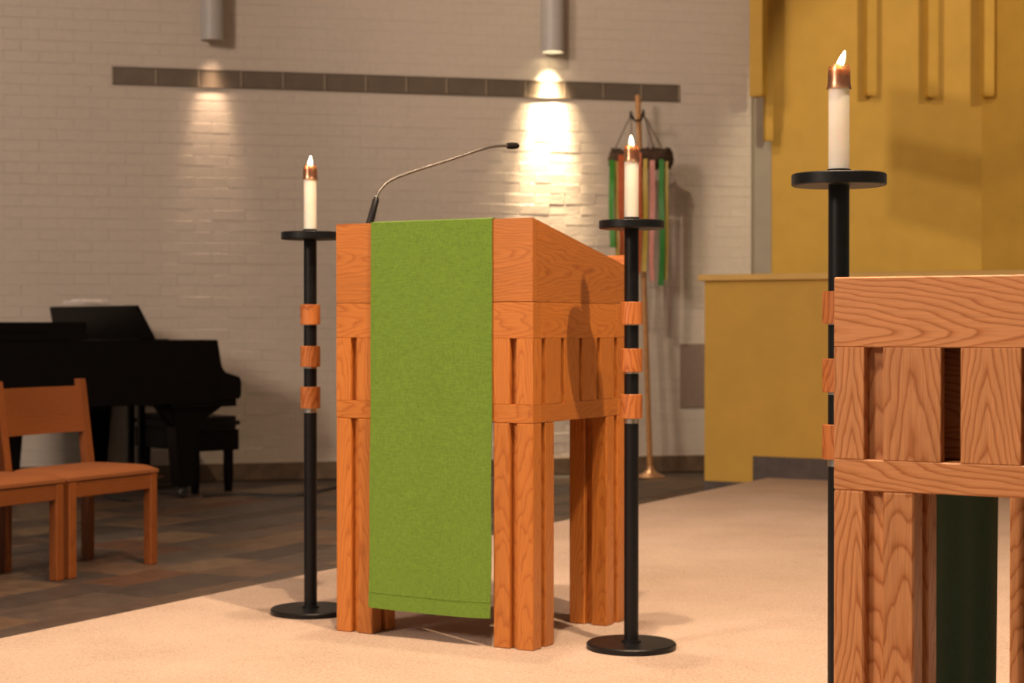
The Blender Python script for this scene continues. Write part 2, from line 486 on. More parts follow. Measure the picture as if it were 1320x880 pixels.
# unseen board on rods, added to cast the shadow on the chancel wall
pm = Vector(W(4.62, 8.85)); pn = Vector(W(4.62 + 2.2 * 0.92, 8.85 - 2.2 * 0.39))
mid = (pm + pn) / 2
blocker = box('shadow_board', (-1.1, -0.012, -0.15), (1.1, 0.012, 0.15), 'grey_paint', ce, 0.003)
blocker.location = Vector((mid.x, mid.y, 3.81)) - ce.location; blocker.rotation_euler = (0, 0, math.atan2(pn.y - pm.y, pn.x - pm.x))
for k in (0.35, 0.9):
    q = pm + (pn - pm) * k
    link('shadow_board_rod', lathe_mesh(cyl_prof(0.008, 3.96, 6.0), 10), 'can_black', ce, Vector((q.x, q.y, 0)) - ce.location)

# ------------------------------------------------------------------ yellow chancel
PX0 = -4.06
pw = box('wall_parapet', (PX0, PAR_Y, SLATE), (3.4, PAR_Y + 0.16, 1.146), 'yellow_paint', None, 0.002)
tag(pw, 'low yellow parapet wall at the back of the platform', kind='structure')
pc = box('trim_1', (PX0 - 0.03, PAR_Y - 0.03, 1.146), (3.4, PAR_Y + 0.19, 1.183), 'yellow_cap_paint', None, 0.003)
tag(pc, 'pale yellow cap board on the parapet', kind='structure')
k1 = box('baseboard_parapet_low', (PX0 - 0.002, PAR_Y - 0.008, SLATE), (EDGE, PAR_Y, -0.035), 'kick_stone', None, 0.002)
tag(k1, 'dark stone kick strip under the parapet end', kind='structure')
k2 = box('baseboard_parapet', (EDGE - 0.09, PAR_Y - 0.012, -0.0345), (3.4, PAR_Y, 0.122), 'kick_stone', None, 0.002)
tag(k2, 'dark stone kick strip between parapet and carpet', kind='structure')

def slab(name, p0, p1, z0, z1, thick, mat, **kw):      # vertical wall slab, front edge from p0 to p1
    p0 = Vector(p0); p1 = Vector(p1); d = (p1 - p0); L = d.length; ang = math.atan2(d.y, d.x)
    o = box(name, (-L / 2, -thick / 2, z0), (L / 2, thick / 2, z1), mat, None, 0)
    n = Vector((-math.sin(ang), math.cos(ang)))
    m = (p0 + p1) / 2 + n * thick / 2
    o.location = (m.x, m.y, (z0 + z1) / 2); o.rotation_euler = (0, 0, ang)
    return tag(o, **kw)
DY = 12.75
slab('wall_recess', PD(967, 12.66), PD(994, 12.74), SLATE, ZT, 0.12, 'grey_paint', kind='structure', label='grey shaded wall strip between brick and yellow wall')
slab('wall_chancel', PD(992, DY), PD(1265, DY), SLATE, ZT, 0.15, 'yellow_paint', kind='structure', label='tall yellow chancel wall behind the altar candle')
slab('wall_chancel_side', PD(1265, DY), PD(1470, 11.7), SLATE, ZT, 0.15, 'yellow_paint', kind='structure', label='yellow chancel wall turning towards the right edge')

def rib(px0, px1, bottom_py, depth, yaw, label, dd=0.07):
    dpt = depth - 0.06
    w = (px1 - px0) / F * dpt
    x, y = PD((px0 + px1) / 2, dpt)
    z0 = PZ(bottom_py, dpt)
    o = empty('wall_rib', (x, y, z0), YAW + yaw, label=label, cat='wall rib', group='yellow ribs hanging on the chancel walls')
    # post with square section turned a little, plus an end cap
    k = abs(math.cos(yaw)) + abs(math.sin(yaw))
    s = w / k
    box('post', (-s / 2, -s / 2, 0.012), (s / 2, s / 2, ZT - z0 - 0.02), 'yellow_paint', o, 0.004)
    box('end_cap', (-s / 2 + 0.004, -s / 2 + 0.004, 0), (s / 2 - 0.004, s / 2 - 0.004, 0.012), 'yellow_paint', o, 0.001)
    return o
rib(1113, 1129, 124, DY, R(12), 'yellow wall rib right above the nearest candle, leftmost of three')
rib(1191, 1208, 126, DY, R(12), 'yellow wall rib in the middle of the three on the chancel wall')
rib(1263, 1280, 125, DY - 0.05, R(12), 'yellow wall rib at the wall corner, rightmost of three')
rib(965, 990, 125, 12.46, R(-32), 'yellow wall rib over the grey strip at the end of the brick wall')
rib(984, 996, 182, 12.68, R(8), 'narrow yellow wall rib reaching lower than its neighbour on the grey strip')

# ------------------------------------------------------------------ wall fittings
vent = empty('air_vent', wall_pt(0, -0.009, 0), WANG, label='long dark air vent grille set high in the brick wall', cat='vent')
z0v, z1v = PZ(109, 11.6), PZ(87, 11.6); UV = (1.20 + 2.67) * math.sqrt(1 + WS * WS)
box('backing', (0, 0, z0v), (UV, 0.014, z1v), 'vent_dark', vent, 0)
for a, b in ((z0v - 0.004, z0v + 0.004), (z1v - 0.004, z1v + 0.004)):
    box('frame_rail', (-0.004, -0.005, a), (UV + 0.004, 0.0, b), 'vent_dark', vent, 0.001)
nsec = 14
for k in range(nsec + 1):
    box('divider', (UV * k / nsec - 0.005, -0.005, z0v + 0.0042), (UV * k / nsec + 0.005, 0.0, z1v - 0.0042), 'vent_frame', vent, 0.001)
fin = bmesh.new(); nf = 210
for k in range(nf):
    if (k + 0.5) * nsec / nf % 1 < 0.08: continue
    u = UV * (k + 0.5) / nf
    r = bmesh.ops.create_cube(fin, size=1)
    for v in r['verts']: v.co = Vector((u + v.co.x * 0.0045, -0.0018 + v.co.y * 0.0036, (z0v + z1v) / 2 + v.co.z * (z1v - z0v - 0.010)))
tag(link('fins', finish(fin, 'fins'), 'vent_fin', vent), kind='stuff')

def wall_u(px):                 # wall position under a pixel column
    r = (px - 660) / F; cx = r * (11.6 + 2.67 * WS) / (1 - r * WS)
    return (cx + 2.67) * math.sqrt(1 + WS * WS), 11.6 + (cx + 2.67) * WS
u0, d0 = wall_u(876); u1, d1 = wall_u(909)
pp = empty('wall_plate', wall_pt((u0 + u1) / 2, -0.019, 0), WANG, label='grey square plate on the brick wall beside the parapet', cat='wall plate')
box('panel', (-(u1 - u0) / 2, 0, PZ(525, d0)), ((u1 - u0) / 2, 0.012, PZ(443, d0)), 'plate_grey', pp, 0.002)
for a in (-1, 1):
    for zz in (PZ(519, d0), PZ(449, d0)):
        link('screw', lathe_mesh([(0, 0.003), (0.004, 0.002), (0.005, 0), (0, 0)], 10), 'silver', pp, (a * ((u1 - u0) / 2 - 0.015), 0, zz), (R(90), 0, 0))

def pendant(px, bottom_py, dist, label, lamp, energy, color, spread, tilt=0.0):
    u, d = wall_u(px)
    p = wall_pt(u, -dist, 0)
    cz = -p.x * S_ + p.y * C_
    # keep the column of the pixel
    xy = PD(px, cz); zb = PZ(bottom_py, cz)
    o = empty('pendant_light', (xy[0], xy[1], zb), 0, label=label, cat='pendant lamp', group='cylinder pendant lamps by the brick wall')
    r = 14.6 / F * cz
    link('body', lathe_mesh([(r - 0.006, 0.0), (r, 0.0), (r, 0.80), (0.02, 0.815), (0.0, 0.815), (0, 0.79), (r - 0.006, 0.79), (r - 0.006, 0.0)], 40), 'can_white', o)
    link('reflector', lathe_mesh([(r - 0.008, 0.004), (r * 0.72, 0.05), (r * 0.70, 0.055), (r - 0.0075, 0.055), (r - 0.008, 0.004)], 40), 'can_white', o)
    link('bulb', lathe_mesh([(0, 0.035), (r * 0.5, 0.042), (r * 0.66, 0.056), (0, 0.056)], 32), lamp, o)
    link('stem', lathe_mesh(cyl_prof(0.012, 0.81, 6.0 - zb), 16), 'can_white', o)
    n = Vector((math.sin(WANG), -math.cos(WANG), 0))      # away from the wall
    for (en, sp, bl) in ((energy, spread, 0.9), (energy * 0.22, spread * 1.75, 1.0)):     # beam and spill of the reflector
        dl = bpy.data.lights.new('pendant_lamp', 'SPOT'); dl.energy = en; dl.color = color
        dl.spot_size = R(sp); dl.spot_blend = bl; dl.shadow_soft_size = 0.035
        lo = bpy.data.objects.new('pendant_lamp', dl); col.objects.link(lo); lo.parent = o
        lo.location = (0, 0, 0.028)
        lo.rotation_euler = (Vector((0, 0, -1)) - n * math.tan(R(tilt))).to_track_quat('-Z', 'Y').to_euler()
    return o
pendant(712, 68, 0.125, 'grey cylinder pendant lamp throwing a bright pool on the brick wall', 'lamp_bright', 620, (1.0, 0.74, 0.44), 36, 11)
pendant(274, 53, 0.125, 'dimmer cylinder pendant lamp over the piano side of the wall', 'lamp_dim', 42, (1.0, 0.68, 0.44), 36, 11)

# ------------------------------------------------------------------ oak furniture
POST, GAP, REC, SL_T = 0.051, 0.0215, 0.020, 0.022
Z_RB, Z_RT, Z_ST, Z_BT = 0.616, 0.666, 0.846, 0.945    # rail bottom / top, slat top, apron board top

LIN = 0.085
def oak_base(t, wx, wy, nx, ny, post, gap, top_z=Z_BT, M=OAK):
    """post clusters, wrap-around rail, slats and apron board; local origin at front left corner on the floor"""
    L = 2 * post + gap
    for ix in (0, 1):
        for iy in (0, 1):
            x0 = 0 if ix == 0 else wx - L; y0 = 0 if iy == 0 else wy - L
            core = bmesh.new()
            for (ax, ay, bx_, by_) in ((REC, post * 0.5, L - REC, L - post * 0.5), (post * 0.5, REC, L - post * 0.5, L - REC)):
                r = bmesh.ops.create_cube(core, size=1)
                for v in r['verts']:
                    v.co = Vector((ax + (v.co.x + 0.5) * (bx_ - ax) - L / 2, ay + (v.co.y + 0.5) * (by_ - ay) - L / 2, (v.co.z) * (Z_RB - 0.003)))
            leg = link('leg', finish(core, 'leg_core'), M['Z'], t, (x0 + L / 2, y0 + L / 2, Z_RB / 2))
            for px_ in (0, 1):
                for py_ in (0, 1):
                    a = -L / 2 + px_ * (post + gap); b = -L / 2 + py_ * (post + gap)
                    box('post', (a, b, -Z_RB / 2), (a + post, b + post, Z_RB / 2), M['Z'], leg, 0.003)
    # rails
    th = post
    for (za, zb, nm, bt) in ((Z_RB, Z_RT, 'rail', th), (Z_ST, top_z, 'apron_board', th)):
        box(nm, (0, 0, za), (wx, bt, zb), M['X'], t, 0.0018)
        box(nm, (0, wy - bt, za), (wx, wy, zb), M['X'], t, 0.0018)
        box(nm, (0, bt, za), (bt, wy - bt, zb), M['Y'], t, 0.0012)
        box(nm, (wx - bt, bt, za), (wx, wy - bt, zb), M['Y'], t, 0.0012)
    # corner posts and slats of the open band
    for x0 in (0, wx - post):
        for y0 in (0, wy - post):
            box('corner_post', (x0, y0, Z_RT), (x0 + post, y0 + post, Z_ST), M['Z'], t, 0.0012)
    sx = (wx - 2 * post - (nx + 1) * gap) / nx; sy = (wy - 2 * post - (ny + 1) * gap) / ny
    for k in range(nx):
        x0 = post + gap + k * (sx + gap)
        box('slat', (x0, 0, Z_RT), (x0 + sx, SL_T, Z_ST), M['Z'], t, 0.0012)
        box('slat', (x0, wy - SL_T, Z_RT), (x0 + sx, wy, Z_ST), M['Z'], t, 0.0012)
    for k in range(ny):
        y0 = post + gap + k * (sy + gap)
        box('slat', (0, y0, Z_RT), (SL_T, y0 + sy, Z_ST), M['Z'], t, 0.0012)
        box('slat', (wx - SL_T, y0, Z_RT), (wx, y0 + sy, Z_ST), M['Z'], t, 0.0012)
    # recessed fillers beside the corner posts
    for x0 in (post, wx - post - gap):
        for ya, yb in ((REC, REC + 0.02), (wy - REC - 0.02, wy - REC)):
            box('filler', (x0 - 0.0, ya, Z_RT), (x0 + gap, yb, Z_ST), M['Z'], t, 0)
    for y0 in (post, wy - post - gap):
        for xa, xb in ((REC, REC + 0.02), (wx - REC - 0.02, wx - REC)):
            box('filler', (xa, y0, Z_RT), (xb, y0 + gap, Z_ST), M['Z'], t, 0)
    # inner lining behind the open band
    for ya in (LIN, wy - LIN - 0.008): box('lining', (post, ya, Z_RT), (wx - post, ya + 0.008, Z_ST), M['X'], t, 0)
    for xa in (LIN, wx - LIN - 0.008): box('lining', (xa, LIN + 0.009, Z_RT), (xa + 0.008, wy - LIN - 0.009, Z_ST), M['Y'], t, 0)
    box('inner_floor', (post, post, Z_RT - 0.02), (wx - post, wy - post, Z_RT - 0.002), M['X'], t, 0)

# lectern -------------------------------------------------------------
LW, LD = 0.648, 0.572
LX, LY = W(0.0562, 4.68); LX -= LW
lec = empty('lectern', (LX, LY, 0), 0, label='oak lectern with slatted band, sloping top and paired square legs', cat='lectern')
oak_base(lec, LW, LD, 5, 4, POST, GAP)
ZF, ZBK = 1.173, 1.061
TH = 0.024
fpoly = [(0, Z_BT + 0.001), (TH, Z_BT + 0.001), (TH, ZF - (ZF - ZBK) * TH / LD), (0, ZF)]
link('front_panel', prism_mesh([(p[0] - TH / 2, p[1] - 1.06) for p in fpoly], 'X', -LW / 2, LW / 2, 0.0012), OAK['X'], lec, (LW / 2, TH / 2, 1.06))
box('back_panel', (TH, LD - TH, Z_BT + 0.001), (LW - TH, LD, ZBK - 0.03), OAK['X'], lec, 0.0015)
for xa in (0, LW - TH):
    poly = [(TH, Z_BT + 0.001), (LD, Z_BT + 0.001), (LD, ZBK), (TH, ZF - (ZF - ZBK) * TH / LD)]
    me = prism_mesh([(p[0] - LD / 2, p[1] - 1.0) for p in poly], 'X', -TH / 2, TH / 2)
    link('side_panel', me, OAK['Y'], lec, (xa + TH / 2, LD / 2, 1.0))
sl = math.atan2(ZF - ZBK, LD)
def slope(y): return ZF - (ZF - ZBK) * y / LD
poly = [(TH, slope(TH) - 0.03), (LD, slope(LD) - 0.03), (LD, slope(LD) - 0.006), (TH, slope(TH) - 0.006)]
link('desk_top', prism_mesh([(p[0] - LD / 2, p[1] - 1.1) for p in poly], 'X', -(LW / 2 - TH), LW / 2 - TH), OAK['X'], lec, (LW / 2, LD / 2, 1.1))
box('book_ledge', (0.0, LD, ZBK - 0.06), (LW, LD + 0.018, ZBK + 0.030), OAK['X'], lec, 0.002)

# green paramount cloth: over the top edge and down the front
par = empty('lectern_cloth', (LX, LY, 0), 0, label='bright green linen cloth hanging down the lectern front', cat='cloth')
ca, cb = LW - 0.522, LW - 0.1245
def cloth(u, v):
    x = ca + (cb - ca) * u
    top = 0.33; H = ZF - 0.078
    s = v * (top + H)
    if s < top:
        y = top - s; return (x, y + 0.0, slope(y) + 0.004), (0, math.sin(sl), math.cos(sl))
    h = s - top; f = h / H
    y = -0.005 - 0.010 * f * f - 0.0035 * f * f * math.sin(u * 9.0 + 0.8)
    return (x + 0.0016 * math.sin(h * 15) * f, y, ZF + 0.003 - h - (0.004 * math.sin(u * 3.1) * f)), (0, -1, 0)
link('panel', sheet_mesh(cloth, 28, 120, 0.003), 'green_linen', par)
def hem(u, v):
    H = ZF - 0.078; top = 0.33
    p, n = cloth(u, (top + H - 0.047 + 0.0035 * v) / (top + H))
    return (p[0], p[1] - 0.0019, p[2]), n
link('hem_seam', sheet_mesh(hem, 28, 1, 0.0012), 'green_linen', par)
for e0, e1 in ((0.0, 0.018), (0.982, 1.0)):
    def sidehem(u, v, e0=e0, e1=e1):
        p, n = cloth(e0 + (e1 - e0) * u, 0.30 + 0.699 * v)
        return (p[0], p[1] - 0.0017, p[2]), n
    link('side_hem', sheet_mesh(sidehem, 1, 80, 0.0010), 'green_linen', par)

# gooseneck microphone -------------------------------------------------
mdep = 5.03
mx, my = PD(474.5, mdep)
myl = my - LY
mz = slope(myl) - 0.004
mic = empty('gooseneck_microphone', (mx, my, mz), 0, label='slim gooseneck microphone rising from the lectern top', cat='microphone')
def mpt(px, py, dep):
    x, y = PD(px, dep); return Vector((x, y, PZ(py, dep))) - Vector((mx, my, mz))
e = mpt(485.5, 254, 5.05)
link('mount', lathe_mesh(cyl_prof(0.022, -0.0015, 0.008), 28), 'black_metal', mic, (0, 0, 0), (-sl, 0, 0))
link('handle', tube_mesh([(0, 0, 0.006), e * 0.5, e * 0.93, e], [0.0115, 0.0105, 0.0095, 0.006], 16), 'black_metal', mic)
link('collar', tube_mesh([e * 0.985, e * 1.02], 0.0062, 12), 'silver', mic)
path = spline([e, mpt(490, 245, 5.06), mpt(503, 233, 5.08), mpt(530, 222, 5.12), mpt(580, 206, 5.18), mpt(621, 192.5, 5.23), mpt(640, 188.6, 5.26), mpt(655, 188, 5.28)], 6)
link('gooseneck', tube_mesh(path, 0.0043, 10), 'mic_metal', mic)
a, b = mpt(653, 188, 5.28), mpt(669, 188, 5.30)
link('windscreen', tube_mesh([a, a + (b - a) * 0.06, a + (b - a) * 0.2, a + (b - a) * 0.55, a + (b - a) * 0.85, b], [0.005, 0.0085, 0.0105, 0.0108, 0.0095, 0.004], 18), 'foam', mic)

# altar ----------------------------------------------------------------
AP, AG = 0.0505, 0.0308
AW, AD = 2 * AP + 14 * AG + 13 * 0.0932, 1.307
AX, AY = W(0.520, 2.80)
alt = empty('altar', (AX, AY, 0), 0, label='large oak altar table with wide slats at the right edge', cat='altar')
oak_base(alt, AW, AD, 13, 10, AP, AG, 0.9585, ALT)
box('table_top', (AP + 0.0005, AP + 0.0005, 0.93), (AW - AP - 0.0005, AD - AP - 0.0005, 0.9583), ALT['X'], alt, 0.002)
# dark cloth over the altar end
ac = empty('altar_cloth', (AX, AY, 0), 0, label='dark green cloth hanging over the end of the altar', cat='cloth')
def acloth(u, v):
    y = 0.2 + (1.107 - 0.2) * u
    top = 0.5; H = 0.962 - 0.10; s = v * (top + H)
    if s < top: return (top - s - 0.003, y, 0.9615), (0, 0, 1)
    h = s - top; f = h / H
    return (-0.006 - 0.004 * f * (1 + math.sin(u * 26)), y, 0.9625 - h), (-1, 0, 0)
link('panel', sheet_mesh(acloth, 60, 40, 0.003), 'dark_green_cloth', ac)
def achem(u, v):
    p, n = acloth(u, 0.955 + 0.003 * v); return (p[0] - 0.002, p[1], p[2]), n
link('hem_seam', sheet_mesh(achem, 60, 1, 0.0012), 'dark_green_cloth', ac)

# ------------------------------------------------------------------ candle stands and candles
def candle_stand(xy, rz, label):
    o = empty('candle_stand', (xy[0], xy[1], 0), rz, label=label, cat='candle stand', group='tall black candle stands')
    link('base', lathe_mesh([(0, 0), (0.121, 0), (0.1225, 0.002), (0.1225, 0.013), (0.119, 0.0165), (0.027, 0.0175), (0, 0.0175)], 64), 'black_metal', o)
    link('foot_collar', lathe_mesh([(0.02, 0.017), (0.0265, 0.017), (0.026, 0.0225), (0.0205, 0.0235)], 32), 'black_metal', o)
    link('lower_pole', lathe_mesh(cyl_prof(0.0198, 0.017, 0.628), 36), 'black_metal', o)
    link('upper_pole', lathe_mesh(cyl_prof(0.0198, 0.6285, 1.146), 36), 'black_metal', o)
    for a, b in ((0.884, 0.9456), (0.755, 0.8186), (0.628, 0.694)):
        link('wooden_ring', lathe_mesh([(0.0195, a), (0.0297, a), (0.0307, a + 0.0012), (0.0307, b - 0.0012), (0.0297, b), (0.0195, b)], 36), RINGW, o)
        hgt = 0.0135 if a < 0.7 else (0.005 if a < 0.8 else 0.002)
        link('collar', lathe_mesh([(0.0195, a - hgt), (0.0206, a - hgt), (0.0206, a), (0.0195, a)], 32), 'silver', o)
    link('drip_dish', lathe_mesh([(0, 1.1445), (0.086, 1.1445), (0.0888, 1.1465), (0.0888, 1.165), (0.0868, 1.167), (0.083, 1.167), (0.081, 1.161), (0.024, 1.161), (0.022, 1.163), (0, 1.163)], 64), 'black_metal', o)
    link('socket', lathe_mesh([(0, 1.162), (0.0222, 1.162), (0.0222, 1.1755), (0.0202, 1.1765), (0.0202, 1.166), (0, 1.166)], 36), 'black_metal', o)
    return o
def candle(xy, label, lean):
    o = empty('candle', (xy[0], xy[1], 1.166), 0, label=label, cat='candle', group='lit white candles on the black stands')
    link('wax_body', lathe_mesh([(0, 0), (0.0192, 0), (0.0196, 0.002), (0.0196, 0.196), (0.016, 0.199), (0, 0.197)], 40), 'wax', o)
    # copper follower with scalloped crown
    bm = bmesh.new(); seg = 40; prof = [(0.0238, 0.162), (0.0222, 0.167), (0.0214, 0.174), (0.0212, 0.192), (0.0208, 0.199), (0.0188, 0.205)]
    rings = []
    for k, (r, z) in enumerate(prof):
        ring = []
        for i in range(seg):
            a = 2 * math.pi * i / seg
            zz = z + (0.0022 * math.cos(4 * a) if k >= 4 else 0)
            ring.append(bm.verts.new((r * math.cos(a), r * math.sin(a), zz)))
        rings.append(ring)
    for a, b in zip(rings, rings[1:]):
        for i in range(seg): bm.faces.new((a[i], a[(i + 1) % seg], b[(i + 1) % seg], b[i]))
    bmesh.ops.solidify(bm, geom=bm.faces[:], thickness=-0.0012)
    link('follower_cap', finish(bm, 'follower', True, 40), 'copper', o)
    link('wick', tube_mesh([(0, 0, 0.196), (0.0005, 0, 0.206), (0.001 + lean * 0.006, 0, 0.212)], 0.0011, 8), 'rubber', o)
    pr = [(0, 0.200), (0.0050, 0.203), (0.0072, 0.208), (0.0073, 0.213), (0.0060, 0.220), (0.0042, 0.226), (0.0020, 0.232), (0, 0.235)]
    me = lathe_mesh(pr, 20)
    for v in me.vertices:
        f = (v.co.z - 0.203); v.co.x += lean * C_ * f; v.co.y += lean * S_ * f
    link('flame', me, 'flame', o)
    d = bpy.data.lights.new('candle_glow', 'POINT'); d.energy = 0.5; d.color = (1, 0.62, 0.28); d.shadow_soft_size = 0.006
    lo = bpy.data.objects.new('candle_glow', d); col.objects.link(lo); lo.parent = o; lo.location = (0.0, 0, 0.250)
    return o
ST = [(PD(400, 5.31), 0.3, 'black candle stand standing between piano and lectern', 'lit candle on the stand between piano and lectern', 0.05),
      (PD(814, 4.73), 1.2, 'black candle stand standing in front of the lectern side', 'lit candle in front of the ribbon pole', -0.05),
      (PD(1081, 3.28), 2.0, 'black candle stand partly hidden behind the altar corner', 'lit candle against the yellow wall, nearest and largest', 0.35)]
for xy, rz, la, lb, ln in ST:
    candle_stand(xy, rz, la); candle(xy, lb, ln)

# ------------------------------------------------------------------ ribbon pole by the wall
bd = 12.02
bx, by = PD(838.5, bd)
tx, ty = PD(822, bd + 0.16); tz = PZ(123, bd + 0.16)
rp = empty('ribbon_pole', (bx, by, SLATE), 0, label='wooden pole hung with coloured ribbons on a round hoop, copper foot', cat='ribbon pole')
link('foot', lathe_mesh([(0, 0), (0.105, 0), (0.108, 0.006), (0.095, 0.014), (0.05, 0.035), (0.026, 0.055), (0.020, 0.075), (0, 0.078)], 40), 'copper', rp)
top = Vector((tx - bx, ty - by, tz - SLATE))
def on_pole(z): return top * ((z - SLATE) / (tz - SLATE))
# pole mesh along its own axis
L = top.length - 0.05
po = link('pole', lathe_mesh(cyl_prof(0.0195, -L / 2, L / 2, 0.004), 20), POLEW, rp)
dirp = top.normalized()
po.location = dirp * (0.05 + L / 2); po.rotation_euler = dirp.to_track_quat('Z', 'Y').to_euler()
hz = PZ(205, bd + 0.1) - SLATE
hc = on_pole(hz + SLATE); HR = 36 / F * (bd - 0.05)
hc = hc + Vector((W(0, -1)[0], W(0, -1)[1], 0)) * 0.075       # hoop hangs a little in front
rr = random.Random(5)
bm = bmesh.new(); NS, NT = 56, 10; rings = []
for i in range(NS):
    a = 2 * math.pi * i / NS; ring = []
    for k in range(NT):
        b = 2 * math.pi * k / NT; r = 0.030 * (1 + rr.uniform(-0.35, 0.5))
        x = (HR + r * math.cos(b)) * math.cos(a); y = (HR * 0.42 + r * math.cos(b)) * math.sin(a)
        ring.append(bm.verts.new((x * C_ - y * S_, x * S_ + y * C_, r * 1.9 * math.sin(b))))
    rings.append(ring)
for i in range(NS):
    for k in range(NT):
        bm.faces.new((rings[i][k], rings[(i + 1) % NS][k], rings[(i + 1) % NS][(k + 1) % NT], rings[i][(k + 1) % NT]))
link('hoop', finish(bm, 'hoop', True), 'vine', rp, hc)
hk = []
for px, py in ((813, 149), (829, 147)):
    d = bd + 0.02; x, y = PD(px, d); p = Vector((x - bx, y - by, PZ(py, d) - SLATE)); hk.append(p)
    q = on_pole(PZ(152, bd) )
    link('hook', tube_mesh([q, (q + p) / 2 + Vector((0, 0, -0.02)), p, p + Vector((0, 0, 0.03))], [0.006, 0.007, 0.012, 0.006], 10), 'rubber', rp)
for px, src in ((789, hk[0]), (858, hk[1]), (815, hk[0]), (846, hk[1])):
    d = bd - 0.06 if px in (815,) else bd; x, y = PD(px, d)
    link('cord', tube_mesh([src, (x - bx, y - by, hc.z + 0.02)], 0.0035, 8), 'vine', rp)
for px, py1, wpx, mat, dep in ((789, 319, 7, 'ribbon_green', 0), (795, 335, 5, 'ribbon_olive', 0.03), (801, 345, 8, 'ribbon_orange', -0.02), (808, 350, 6, 'ribbon_deep_green', -0.05), (816, 348, 7, 'ribbon_pink', -0.07),
                               (824, 352, 6, 'ribbon_orange', -0.07), (832, 350, 6, 'ribbon_yellow', -0.05), (841, 362, 7, 'ribbon_pink', -0.03), (853, 368, 7, 'ribbon_deep_green', 0), (859, 361, 5, 'ribbon_olive', 0.02)):
    d = bd - 0.06 + dep; x, y = PD(px, d); w = wpx / F * d
    z1 = hc.z - 0.005 + rr.uniform(-0.03, 0.03); z0 = PZ(py1, d) - SLATE
    ph = rr.uniform(0, 6); tw = rr.uniform(-0.5, 0.5)
    def rib_fn(u, v, x=x, y=y, w=w, z0=z0, z1=z1, ph=ph, tw=tw):
        a = YAW + tw + 0.35 * math.sin(v * 5 + ph); s = (u - 0.5) * w
        sway = 0.008 * math.sin(v * 6 + ph) * v
        return (x - bx + s * math.cos(a) + sway, y - by + s * math.sin(a) - 0.005, z1 + (z0 - z1) * v), (-math.sin(a), math.cos(a), 0)
    link('ribbon', sheet_mesh(rib_fn, 2, 20, 0.0012), mat, rp)

# ------------------------------------------------------------------ chairs
def chair(x, y, label):
    """front legs at +x, width along y; origin at the front far foot"""
    o = empty('wooden_chair', (x, y, SLATE), 0, label=label, cat='chair', group='wooden chairs in a row beside the platform')
    WY, DX, lt = 0.545, 0.37, 0.044
    for yy in (-WY + lt / 2, -lt / 2):
        box('leg', (-lt / 2, yy - lt / 2, 0), (lt / 2, yy + lt / 2, 0.405), CHW['Z'], o, 0.004)
        # rear leg runs up into the back post, leaning back
        poly = [(-DX - 0.022, 0), (-DX + 0.022, 0), (-DX + 0.026, 0.44), (-DX - 0.028, 0.812), (-DX - 0.062, 0.812), (-DX - 0.022, 0.44)]
        me = prism_mesh([(p[0] + DX, p[1] - 0.4) for p in poly], 'Y', -0.018, 0.018)
        link('rear_leg', me, CHW['Z'], o, (-DX, yy, 0.4))
    r0, r1 = 0.335, 0.405
    box('seat_rail', (-0.012, -WY + lt, r0), (0.018, -lt, r1), CHW['Y'], o, 0.002)
    box('seat_rail', (-DX - 0.012, -WY + lt, r0), (-DX + 0.014, -lt, r1), CHW['Y'], o, 0.002)
    for yy in (-WY + lt / 2, -lt / 2):
        box('seat_rail', (-DX + 0.024, yy - 0.012, r0), (-lt / 2, yy + 0.012, r1), CHW['X'], o, 0.002)
    # padded seat with a soft crown
    bm = bmesh.new(); n = 14
    x0, x1, y0, y1 = -DX + 0.03, 0.026, -WY - 0.002, 0.002
    T = [[None] * (n + 1) for _ in range(n + 1)]; Bm = [[None] * (n + 1) for _ in range(n + 1)]
    for i in range(n + 1):
        for j in range(n + 1):
            u, v = i / n, j / n; e = (1 - (2 * u - 1) ** 6) * (1 - (2 * v - 1) ** 6)
            T[i][j] = bm.verts.new((x0 + (x1 - x0) * u, y0 + (y1 - y0) * v, 0.420 + 0.026 * e ** 0.4))
            Bm[i][j] = bm.verts.new((x0 + (x1 - x0) * u, y0 + (y1 - y0) * v, 0.406))
    for i in range(n):
        for j in range(n):
            bm.faces.new((T[i][j], T[i + 1][j], T[i + 1][j + 1], T[i][j + 1])); bm.faces.new((Bm[i][j], Bm[i][j + 1], Bm[i + 1][j + 1], Bm[i + 1][j]))
    for i in range(n):
        for j in (0, n):
            bm.faces.new((T[i][j], T[i + 1][j], Bm[i + 1][j], Bm[i][j])); bm.faces.new((T[j][i], T[j][i + 1], Bm[j][i + 1], Bm[j][i]))
    link('seat', finish(bm, 'seat', True, 50), 'seat_fabric', o)
    # curved back board between the posts
    def back(u, v):
        yy = -WY + 0.04 + (WY - 0.08) * u; z = 0.575 + 0.205 * v
        xx = -DX - 0.012 - 0.028 * (z - 0.575) / 0.2 - 0.022 * (1 - (2 * u - 1) ** 2)
        return (xx, yy, z), (1, 0, 0.12)
    link('backrest', sheet_mesh(back, 12, 6, 0.016), CHW['Y'], o)
    return o
cfx, cfy = -5.15, 5.885
chair(cfx, cfy, 'wooden chair with padded seat, fully in view before the piano')
chair(cfx, cfy - 0.575, 'wooden chair cut off by the left picture edge')

# ------------------------------------------------------------------ piano
PHI = R(40)
ka = Vector(W(math.cos(PHI), math.sin(PHI)))      # tail -> keys
pang = math.atan2(ka.y, ka.x)
kx, ky = W(-1.80, 10.6)
pi_ = empty('grand_piano', (kx, ky, SLATE), pang, label='black grand piano behind the wooden chairs', cat='piano')
